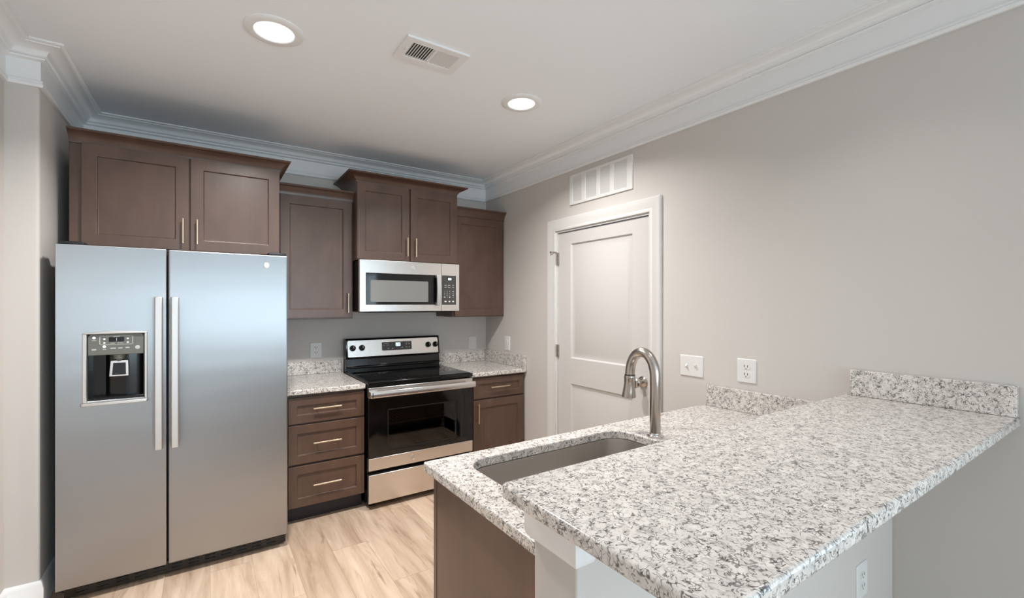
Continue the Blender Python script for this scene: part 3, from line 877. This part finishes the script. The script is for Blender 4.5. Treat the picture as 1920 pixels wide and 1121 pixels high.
# sub-parts of the backguard
dp = [(a, b) for a, b in rrect(-1.043, -0.7905, 0.30, 0.83, 0.02, 3)]
MB().rings([[ptf(u, v, 0.001) for u, v in dp], [ptf(u, v, 0.0035) for u, v in dp]]).build('display_panel', 'panel_dark', bg)
dd = rrect(-0.928, -0.888, 0.545, 0.765, 0.01, 3)
MB().rings([[ptf(u, v, 0.003) for u, v in dd], [ptf(u, v, 0.0045) for u, v in dd]]).build('clock_display', 'led', bg)
m = MB()
for u, v in ((-0.922, 0.6), (-0.908, 0.66), (-0.9, 0.66)):
    m.rings([[ptf(u, v - 0.04, 0.0044), ptf(u + 0.004, v - 0.04, 0.0044), ptf(u + 0.004, v + 0.05, 0.0044), ptf(u, v + 0.05, 0.0044)], [ptf(u, v - 0.04, 0.005), ptf(u + 0.004, v - 0.04, 0.005), ptf(u + 0.004, v + 0.05, 0.005), ptf(u, v + 0.05, 0.005)]])
m.build('digit', 'digit', bg)
for u, v, w, h in ((-1.010, 0.74, 0.045, 0.015), (-1.025, 0.63, 0.014, 0.02), (-0.993, 0.63, 0.018, 0.02), (-0.99, 0.43, 0.012, 0.05), (-0.955, 0.41, 0.013, 0.05), (-0.872, 0.45, 0.011, 0.05), (-0.825, 0.78, 0.04, 0.015), (-0.836, 0.66, 0.011, 0.06), (-0.812, 0.66, 0.011, 0.06), (-0.836, 0.47, 0.011, 0.06), (-0.812, 0.47, 0.011, 0.06)):
    q = [(u - w / 2, v - h / 2), (u + w / 2, v - h / 2), (u + w / 2, v + h / 2), (u - w / 2, v + h / 2)]
    MB().rings([[ptf(a, b, 0.0034) for a, b in q], [ptf(a, b, 0.0041) for a, b in q]]).build('printed_mark', 'mark', bg)
for u in (-1.2745, -1.203, -0.641, -0.5745):
    c = Vector(ptf(u, 0.545, 0.002)); nrm = (Vector(ptf(u, 0, 1)) - Vector(ptf(u, 0, 0))).normalized()
    k = MB().lathe(c, nrm, [(0, 0), (0.0235, 0), (0.0235, 0.006), (0.020, 0.009), (0.0185, 0.022), (0.016, 0.025), (0, 0.025)], 24)
    k.box(u - 0.005, u + 0.005, c.y - 0.034, c.y - 0.02, c.z - 0.0185, c.z + 0.0185)
    k.build('knob', 'black', bg, smooth=True)
    MB().box(u - 0.0012, u + 0.0012, c.y - 0.0348, c.y - 0.034, c.z + 0.002, c.z + 0.017).build('knob_pointer', 'mark_white', bg)
# oven door
OZ0, OZ1 = 0.2645, 0.822
gx0, gx1, gz0, gz1 = -1.198, -0.675, 0.385, 0.666


def otf(u, v, n): return (u, RF - n, v)


od = MB().box(RX0 + 0.003, RX1 - 0.003, RF, RF + 0.045, OZ0, 0.3475).build('oven_door', 'steel', t, bevel=0.003)
MB().box(RX0 + 0.003, RX1 - 0.003, RF, RF + 0.045, 0.7535, OZ1).build('door_top_strip', 'steel', od, bevel=0.003)
MB().panel(otf, RX0 + 0.003, RX1 - 0.003, 0.348, 0.753, 0.045, [((gx0, gx1, gz0, gz1), [(0.003, 0.002), (0.004, 0.0449)], 'open')]).build('door_glass', 'glass_black', od, bevel=0.0015)
MB().box(gx0 + 0.0035, gx1 - 0.0035, RF + 0.006, RF + 0.010, gz0 + 0.0035, gz1 - 0.0035).build('oven_window', 'oven_glass', od)
fr = MB()
for a, b, c, d in ((gx0 + 0.003, gx0 + 0.006, gz0 + 0.003, gz1 - 0.003), (gx1 - 0.006, gx1 - 0.003, gz0 + 0.003, gz1 - 0.003), (gx0 + 0.006, gx1 - 0.006, gz0 + 0.003, gz0 + 0.006), (gx0 + 0.006, gx1 - 0.006, gz1 - 0.006, gz1 - 0.003)): fr.box(a, b, RF + 0.002, RF + 0.006, c, d)
fr.build('window_trim', plain('window_edge_grey', lin(62, 59, 58), 0.3, 0.6), od)
hm = MB()
hm.prism_x([(RF - 0.040, 0.757), (RF - 0.048, 0.765), (RF - 0.050, 0.790), (RF - 0.044, 0.803), (RF - 0.034, 0.803), (RF - 0.030, 0.790), (RF - 0.030, 0.765)], RX0 + 0.002, RX1 - 0.002)
for x in (RX0 + 0.002, RX1 - 0.058): hm.box(x, x + 0.056, RF - 0.032, RF + 0.001, 0.762, 0.800)
hm.build('handle', 'steel', od, bevel=0.002)
MB().box(RX0 + 0.014, RX0 + 0.018, RF - 0.0515, RF - 0.048, 0.764, 0.798).build('handle_end_slot', 'screen', od)
lg = MB(); lg.lathe((-1.019, RF, 0.3065), (0, -1, 0), [(0, 0), (0.0165, 0), (0.0165, 0.0015), (0.0145, 0.0025), (0.0135, 0.0014), (0, 0.0014)], 28)
lg.build('emblem', 'steel_handle', od, smooth=True)
dw = MB().box(RX0 + 0.003, RX1 - 0.003, RF, RF + 0.04, 0.046, 0.236).build('storage_drawer', 'steel', t, bevel=0.003)

# ------------------------------------------------------------------ peninsula
KNX, KNY0, KNY1 = -1.645, -3.118, -2.985                        # knee wall that carries the bar
struct(MB().box(KNX, -0.001, KNY0, KNY1, 0, 0.978).build('wall_peninsula', 'wall', bevel=0.004), 'knee wall under the raised bar')
capz = [(0, 0.889), (0.010, 0.889), (0.013, 0.894), (0.015, 0.901), (0.015, 0.9785), (0, 0.9785)]
struct(MB().sweep([(KNX + 0.045, KNY1), (KNX, KNY1), (KNX, KNY0), (KNX + 0.035, KNY0)], [(-d, z) for d, z in capz]).build('trim_2', 'trim', smooth=True), 'white trim block under the end of the bar')
struct(MB().sweep([(0 - 0.001, KNY0), (KNX, KNY0)], [(d, z) for d, z in base]).build('baseboard_peninsula', 'trim', smooth=True))

PX0, PY1, PY0 = -1.6153, -2.318, KNY1 + 0.0155
SX0, SX1, SY0, SY1 = -1.500, -0.765, -2.84, -2.397
SR = 0.085
hole = rrect(SX0, SX1, SY0, SY1, SR, 8)


def slab_with_hole(outer, hole, z0, z1):
    """slab between an outer rectangle and a rounded opening"""
    m = MB(); bm = m.bm
    cx = sum(p[0] for p in hole) / len(hole); cy = sum(p[1] for p in hole) / len(hole)
    x0, x1, y0, y1 = outer
    # for each opening point project to the outer rectangle along the quadrant scheme
    n = len(hole); q = n // 4
    corners = [(x1, y1), (x0, y1), (x0, y0), (x1, y0)]
    ring = []
    for i in range(n):
        k, j = divmod(i, q); c = corners[k]
        f = j / (q - 1)
        px, py = hole[i]
        # first half of the corner arc runs along one side, second half along the other
        nx = c[0] if (f <= 0.5) == (k % 2 == 0) else None
        ax = [(x1, None), (None, y1), (x0, None), (None, y0)][k]
        bx = [(None, y1), (x0, None), (None, y0), (x1, None)][k]
        if abs(f - 0.5) < 1e-6: ring.append(c)
        else:
            g = ax if f < 0.5 else bx
            ring.append((g[0] if g[0] is not None else px, g[1] if g[1] is not None else py))
    rows = []
    for z in (z0, z1):
        rows.append(([bm.verts.new((a, b, z)) for a, b in ring], [bm.verts.new((a, b, z)) for a, b in hole]))
    for i in range(n):
        j = (i + 1) % n
        for r in (0, 1): bm.faces.new((rows[r][0][i], rows[r][0][j], rows[r][1][j], rows[r][1][i]))
        bm.faces.new((rows[0][0][i], rows[0][0][j], rows[1][0][j], rows[1][0][i]))
        bm.faces.new((rows[0][1][i], rows[0][1][j], rows[1][1][j], rows[1][1][i]))
    return m


tag(slab_with_hole((PX0, -0.001, PY0, PY1), hole, CB, CT).build('countertop', 'granite', bevel=0.005, seg=3), 'lower granite peninsula worktop with the sink cut into it', 'countertop')
# sink
t = thing('sink', ((SX0 + SX1) / 2, (SY0 + SY1) / 2, 0.64), 'undermount stainless sink set in the lower peninsula worktop', 'sink')


def rr(d, z, r=None): return [(x, y, z) for x, y in rrect(SX0 - d, SX1 + d, SY0 - d, SY1 + d, (r or SR) + d, 8)]


bs = MB()
bs.rings([rr(0.018, CB - 0.001), rr(0.002, CB - 0.001), rr(0.001, CB - 0.006), rr(-0.006, CB - 0.15), rr(-0.012, CB - 0.172), rr(-0.03, CB - 0.182), rr(-0.19, CB - 0.188, 0.20)], cap=False)
bs.face(rr(-0.19, CB - 0.188, 0.20))
sk = bs.build('basin', 'steel_sink', t, smooth=True)
md = sk.modifiers.new('wall', 'SOLIDIFY'); md.thickness = 0.0015; md.offset = -1
MB().lathe(((SX0 + SX1) / 2, (SY0 + SY1) / 2, CB - 0.1875), (0, 0, 1), [(0, 0), (0.045, 0), (0.045, 0.002), (0.038, 0.0025), (0.034, 0.0005), (0, 0.0005)], 28).build('drain', 'chrome', t, smooth=True)
# faucet
fx, fy = -0.722, -2.562
t = thing('faucet', (fx, fy, CT), 'brushed nickel gooseneck pull-down faucet beside the sink', 'faucet')
MB().lathe((fx, fy, CT), (0, 0, 1), [(0, 0), (0.033, 0), (0.033, 0.006), (0.030, 0.010), (0.024, 0.012), (0.0225, 0.016), (0, 0.016)], 32).build('base_flange', 'chrome', t, smooth=True)
R = 0.062
pth = [(fx, fy, CT + 0.012 + k * 0.03) for k in range(7)]
zc = 1.088
pth = [(fx, fy, CT + 0.012), (fx, fy, 0.92), (fx, fy, 1.0), (fx, fy, 1.06)]
RY, RZ = 0.0655, 0.095
cyy = fy + RY
for k in range(0, 21):
    a = math.pi * k / 20
    pth.append((fx, cyy - RY * math.cos(a), zc + RZ * math.sin(a)))
pth.append((fx, fy + 2 * RY + 0.001, 1.078))
MB().tube(pth, [0.0212] * 8 + [0.0205] * (len(pth) - 8), 24).build('spout', 'nickel', t, smooth=True)
hx, hy = fx, fy + 2 * RY + 0.001
hd = MB().lathe((hx, hy, 1.080), (0, 0.06, -1), [(0, 0), (0.0222, 0), (0.0238, 0.004), (0.0238, 0.012), (0.0225, 0.018), (0.0228, 0.04), (0.0265, 0.068), (0.0300, 0.090), (0.0300, 0.094), (0.026, 0.096), (0, 0.096)], 28).build('spray_head', 'nickel', t, smooth=True)
MB().lathe((hx, hy, 1.0835), (0, 0, -1), [(0.0212, 0), (0.0224, 0.0005), (0.0224, 0.0035), (0.0212, 0.004)], 28, cap=False).build('collar_seam', 'black', hd, smooth=True)
bt = MB().prism_y([(hx - 0.034, 1.052), (hx - 0.022, 1.052), (hx - 0.022, 1.018), (hx - 0.036, 1.018)], hy - 0.009, hy + 0.009)
bt = MB().box(hx + 0.018, hx + 0.0285, hy - 0.010, hy + 0.010, 1.020, 1.062).build('spray_button', 'blackmatte', hd, bevel=0.003)

# sink cabinet
t = thing('base_cabinet', (-0.8, -2.65, 0), 'dark brown sink cabinet with a plain end panel under the peninsula', 'cabinet')
EX = -1.590
mb = MB()
mb.box(EX + 0.018, EX + 0.036, PY0 + 0.002, -2.368, 0.10, CB - 0.001).box(-0.02, -0.002, PY0 + 0.002, -2.368, 0.10, CB - 0.001)
mb.box(EX + 0.036, -0.02, PY0 + 0.002, PY0 + 0.018, 0.10, CB - 0.001).box(EX + 0.036, -0.02, PY0 + 0.018, -2.368, 0.10, 0.118)
mb.build('carcass', 'wood', t)
mb = MB()
for a, b in ((EX, EX + 0.045), (-0.63, -0.585), (-0.045, -0.002)): mb.box(a, b, -2.368, -2.345, 0.10, CB - 0.001)
mb.box(EX + 0.045, -0.63, -2.368, -2.345, 0.775, CB - 0.001).box(-0.585, -0.045, -2.368, -2.345, 0.775, CB - 0.001).box(EX + 0.045, -0.63, -2.368, -2.345, 0.10, 0.13).box(-0.585, -0.045, -2.368, -2.345, 0.10, 0.13)
mb.build('face_frame', 'wood', t, bevel=0.0015)
MB().box(EX, EX + 0.0175, PY0 + 0.002, -2.372, 0.0, CB - 0.001).build('end_panel', 'wood', t, bevel=0.001)
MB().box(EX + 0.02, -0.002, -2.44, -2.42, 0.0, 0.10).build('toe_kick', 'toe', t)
for a, b in ((-1.57, -1.095), (-1.085, -0.61), (-0.60, -0.03)):
    def btf(u, v, n): return (-u, -2.3445 + n, v)
    d = MB().panel(btf, -b, -a, 0.115, 0.79, 0.0195 - 0.0005, [((-b + 0.06, -a - 0.06, 0.175, 0.73), [(0.005, 0.008)])])
    bmesh.ops.translate(d.bm, verts=d.bm.verts[:], vec=(0, 0.0195, 0))
    d.build('door', 'wood', t, bevel=0.0015)

# raised bar top and upstands
BT, BBOT = 1.0098, 0.9795
bp = rrect(-1.717, -0.001, -3.454, -2.962, 0.014, 4)
bp = [(min(x, -0.001) if x > -0.1 else x, y) for x, y in bp]
tag(MB().prism([(-0.001, -3.454), (-0.001, -2.962)] + [p for p in bp if p[0] < -1.0], BBOT, BT).build('bar_top', 'granite', bevel=0.006, seg=3), 'long raised speckled granite bar top in the foreground', 'countertop')
tag(MB().box(-0.030, -0.001, -3.450, -2.985, BT + 0.0005, 1.1135).build('backsplash', 'granite', bevel=0.002), 'granite upstand on the right wall at the end of the raised bar', 'backsplash')
tag(MB().box(-0.030, -0.001, PY0, -2.336, CT + 0.0005, 0.9565).build('backsplash', 'granite', bevel=0.002), 'granite upstand on the right wall behind the lower peninsula worktop', 'backsplash')

# ------------------------------------------------------------------ outlets, switches


def plate(name, label, cat, face, c, w, h):
    """face: function (u, v, n) -> world with n off the wall"""
    t = thing(name, face(c[0], c[1], 0), label, cat)
    u, v = c
    m = MB(); q = 0.003
    m.rings([[face(a, b, 0) for a, b in rrect(u - w / 2, u + w / 2, v - h / 2, v + h / 2, 0.004, 3)], [face(a, b, 0.003) for a, b in rrect(u - w / 2, u + w / 2, v - h / 2, v + h / 2, 0.004, 3)],
             [face(a, b, 0.006) for a, b in rrect(u - w / 2 + q, u + w / 2 - q, v - h / 2 + q, v + h / 2 - q, 0.003, 3)]])
    pl = m.build('cover_plate', 'plastic', t, smooth=True)
    return t, pl


def fbox(m, face, u0, u1, v0, v1, n0, n1):
    r = [(u0, v0), (u1, v0), (u1, v1), (u0, v1)]
    return m.rings([[face(a, b, n0) for a, b in r], [face(a, b, n1) for a, b in r]])


def duplex(label, face, c, w, h):
    t, pl = plate('wall_outlet', label, 'outlet', face, c, w, h)
    for s in (1, -1):
        v = c[1] + s * h * 0.165
        oval = []
        for k in range(24):
            a = 2 * math.pi * k / 24
            oval.append((c[0] + w * 0.21 * math.cos(a), v + max(-h * 0.105, min(h * 0.105, h * 0.135 * math.sin(a)))))
        rc = MB().rings([[face(a, b, 0.005) for a, b in oval], [face(a, b, 0.0078) for a, b in oval]]).build('receptacle', 'plastic', t)
        m = MB()
        for s2 in (-1, 1): fbox(m, face, c[0] + s2 * w * 0.085 - 0.0016, c[0] + s2 * w * 0.085 + 0.0016, v - 0.002, v + 0.0095, 0.0076, 0.0081)
        m.rings([[face(c[0] + 0.0028 * math.cos(q), v - 0.008 + 0.0028 * math.sin(q), n) for q in [k * math.pi / 5 for k in range(10)]] for n in (0.0076, 0.0081)])
        m.build('slots', 'slot', rc)
    MB().rings([[face(c[0] + 0.003 * math.cos(q), c[1] + 0.003 * math.sin(q), n) for q in [k * math.pi / 5 for k in range(10)]] for n in (0.0058, 0.0066)]).build('screw', 'plastic', t)
    return t


def rocker(label, face, c, w, h):
    t, pl = plate('rocker_switch', label, 'light switch', face, c, w, h)
    m = MB(); a, b = w * 0.22, h * 0.29
    m.rings([[face(c[0] - a, c[1] - b, 0.005), face(c[0] + a, c[1] - b, 0.005), face(c[0] + a, c[1] + b, 0.005), face(c[0] - a, c[1] + b, 0.005)],
             [face(c[0] - a, c[1] - b, 0.0066), face(c[0] + a, c[1] - b, 0.0066), face(c[0] + a, c[1] + b, 0.0105), face(c[0] - a, c[1] + b, 0.0105)]])
    m.build('rocker', 'plastic', t, bevel=0.0008)
    return t


def bf(u, v, n): return (u, -n, v)
def rf(u, v, n): return (-n, -u, v)
def kf(u, v, n): return (u, KNY0 - n, v)


duplex('white duplex outlet on the back wall between refrigerator and range', bf, (-1.5248, 1.029), 0.085, 0.116)
rocker('white switch plate on the back wall right of the range', bf, (-0.148, 1.023), 0.086, 0.121)
rocker('white rocker switch on the right wall beside the corner worktop', rf, (0.378, 1.0365), 0.082, 0.125)
t, pl = plate('toggle_switch', 'white double toggle switch plate between the door and the peninsula outlet', 'light switch', rf, (2.2328, 1.0425), 0.143, 0.115)
for s in (-1, 1):
    u = 2.2328 + s * 0.0275; v = 1.0425
    m = MB()
    m.rings([[rf(u - 0.005, v - 0.011, 0.005), rf(u + 0.005, v - 0.011, 0.005), rf(u + 0.005, v + 0.011, 0.005), rf(u - 0.005, v + 0.011, 0.005)],
             [rf(u - 0.004, v + 0.003 * s, 0.018), rf(u + 0.004, v + 0.003 * s, 0.018), rf(u + 0.004, v + 0.009 * s + 0.004, 0.018), rf(u - 0.004, v + 0.009 * s + 0.004, 0.018)]])
    m.build('toggle', 'plastic', t, bevel=0.001)
    for q in (-0.03, 0.03):
        MB().rings([[rf(u + 0.0025 * math.cos(a), v + q + 0.0025 * math.sin(a), n) for a in [k * math.pi / 4 for k in range(8)]] for n in (0.0058, 0.0066)]).build('screw', 'plastic', t)
duplex('white duplex outlet on the right wall above the peninsula upstand', rf, (2.540, 1.0523), 0.096, 0.118)
duplex('white outlet on the knee wall under the raised bar', kf, (-0.312, 0.412), 0.09, 0.12)

# ------------------------------------------------------------------ vents
t = thing('return_air_grille', (0, -1.52, 2.1085), 'white four-section air grille on the wall above the door', 'vent')
gy = [(-1.3515, -1.255), (-1.5008, -1.390), (-1.6248, -1.5314), (-1.772, -1.6581)]
gzb, gzt = 2.1255, 2.3085
loops = [((a, b, gzb, gzt), [(0.002, 0.002), (0.0025, 0.0075)], 'open') for a, b in gy]


def vtf(u, v, n): return (-0.010 - n, u, v)


MB().panel(vtf, -1.8167, -1.224, 2.1085, 2.327, 0.009, loops).build('frame', 'plastic', t, bevel=0.002)
for a, b in gy:
    m = MB(); n = 15
    for k in range(n):
        z = gzb + (gzt - gzb) * (k + 0.5) / n
        m.face([(-0.0030, a + 0.0025, z - 0.0064), (-0.0030, b - 0.0025, z - 0.0064), (-0.0085, b - 0.0025, z + 0.0064), (-0.0085, a + 0.0025, z + 0.0064)])
    o = m.build('louver_section', 'plastic', t)
    sd = o.modifiers.new('thick', 'SOLIDIFY'); sd.thickness = 0.0012
MB().box(-0.001, -0.0002, -1.80, -1.24, 2.12, 2.315).build('duct_opening', plain('grey_duct', lin(150, 144, 140), 0.8), t)

t = thing('ceiling_register', (-1.354, -1.795, CEIL), 'white rectangular air register in the ceiling between the two lights', 'vent')
vx0, vx1, vy0, vy1 = -1.505, -1.203, -1.892, -1.696


def ctf(u, v, n): return (u, -v, CEIL - 0.010 - n)


ix0, ix1, iy0, iy1 = vx0 + 0.036, vx1 - 0.036, vy0 + 0.036, vy1 - 0.036
MB().panel(ctf, vx0, vx1, -vy1, -vy0, 0.0098, [((ix0, ix1, -iy1, -iy0), [(0.002, 0.002), (0.0025, 0.0095)], 'open')]).build('frame', 'trim', t, bevel=0.003)
MB().box(ix0, ix1, iy0, iy1, CEIL - 0.0012, CEIL - 0.0002).build('duct_opening', 'dark_vent', t)
n = 19
for k in range(n):
    x = ix0 + 0.006 + (ix1 - ix0 - 0.012) * k / (n - 1)
    dx = 0.0055 if k < 9 else -0.0055
    m = MB(); m.rings([[(x - dx - 0.0006, y, CEIL - 0.0095), (x - dx + 0.0006, y, CEIL - 0.0095), (x + dx + 0.0006, y, CEIL - 0.0015), (x + dx - 0.0006, y, CEIL - 0.0015)] for y in (iy0 + 0.003, iy1 - 0.003)])
    m.build('louver', 'trim', t)
MB().box((ix0 + ix1) / 2 - 0.005, (ix0 + ix1) / 2 + 0.005, iy0 + 0.002, iy1 - 0.002, CEIL - 0.0105, CEIL - 0.0085).build('divider', 'trim', t)
MB().box(ix0 - 0.014, ix0 - 0.008, (iy0 + iy1) / 2 - 0.018, (iy0 + iy1) / 2 + 0.012, CEIL - 0.016, CEIL - 0.0095).build('damper_lever', 'trim', t, bevel=0.001)

# ------------------------------------------------------------------ recessed ceiling lights
labs = ['round lit downlight in the ceiling above the refrigerator side', 'round lit downlight in the ceiling beside the right wall',
        'round downlight in the ceiling above the raised bar', 'unseen downlight added in the ceiling near the left wall behind the kitchen',
        'unseen downlight added for ambient light in the rear near the right wall', 'unseen downlight added for ambient light in the rear near the left wall']  # rear pair added out of view to raise the ambient light
for i, (x, y) in enumerate(CANS):
    t = thing('recessed_light', (x, y, CEIL), labs[i], 'ceiling light', 'recessed ceiling downlights')
    MB().lathe((x, y, CEIL), (0, 0, -1), [(0.076, 0.0), (0.116, 0.0), (0.116, 0.003), (0.110, 0.0065), (0.095, 0.008), (0.080, 0.0085), (0.0775, 0.006), (0.076, 0.0)], 48, cap=False).build('trim_ring', 'trim', t, smooth=True)
    MB().lathe((x, y, CEIL), (0, 0, -1), [(0, 0.0005), (0.077, 0.0005), (0.077, 0.004), (0.06, 0.0055), (0, 0.006)], 40).build('lens', 'lens', t, smooth=True)
    area_light('lamp', (0, 0, -0.0085), (0, 0, 0), 0.15, 0.15, CAN_W[i], WARM, t, 'DISK', SPREAD[i])
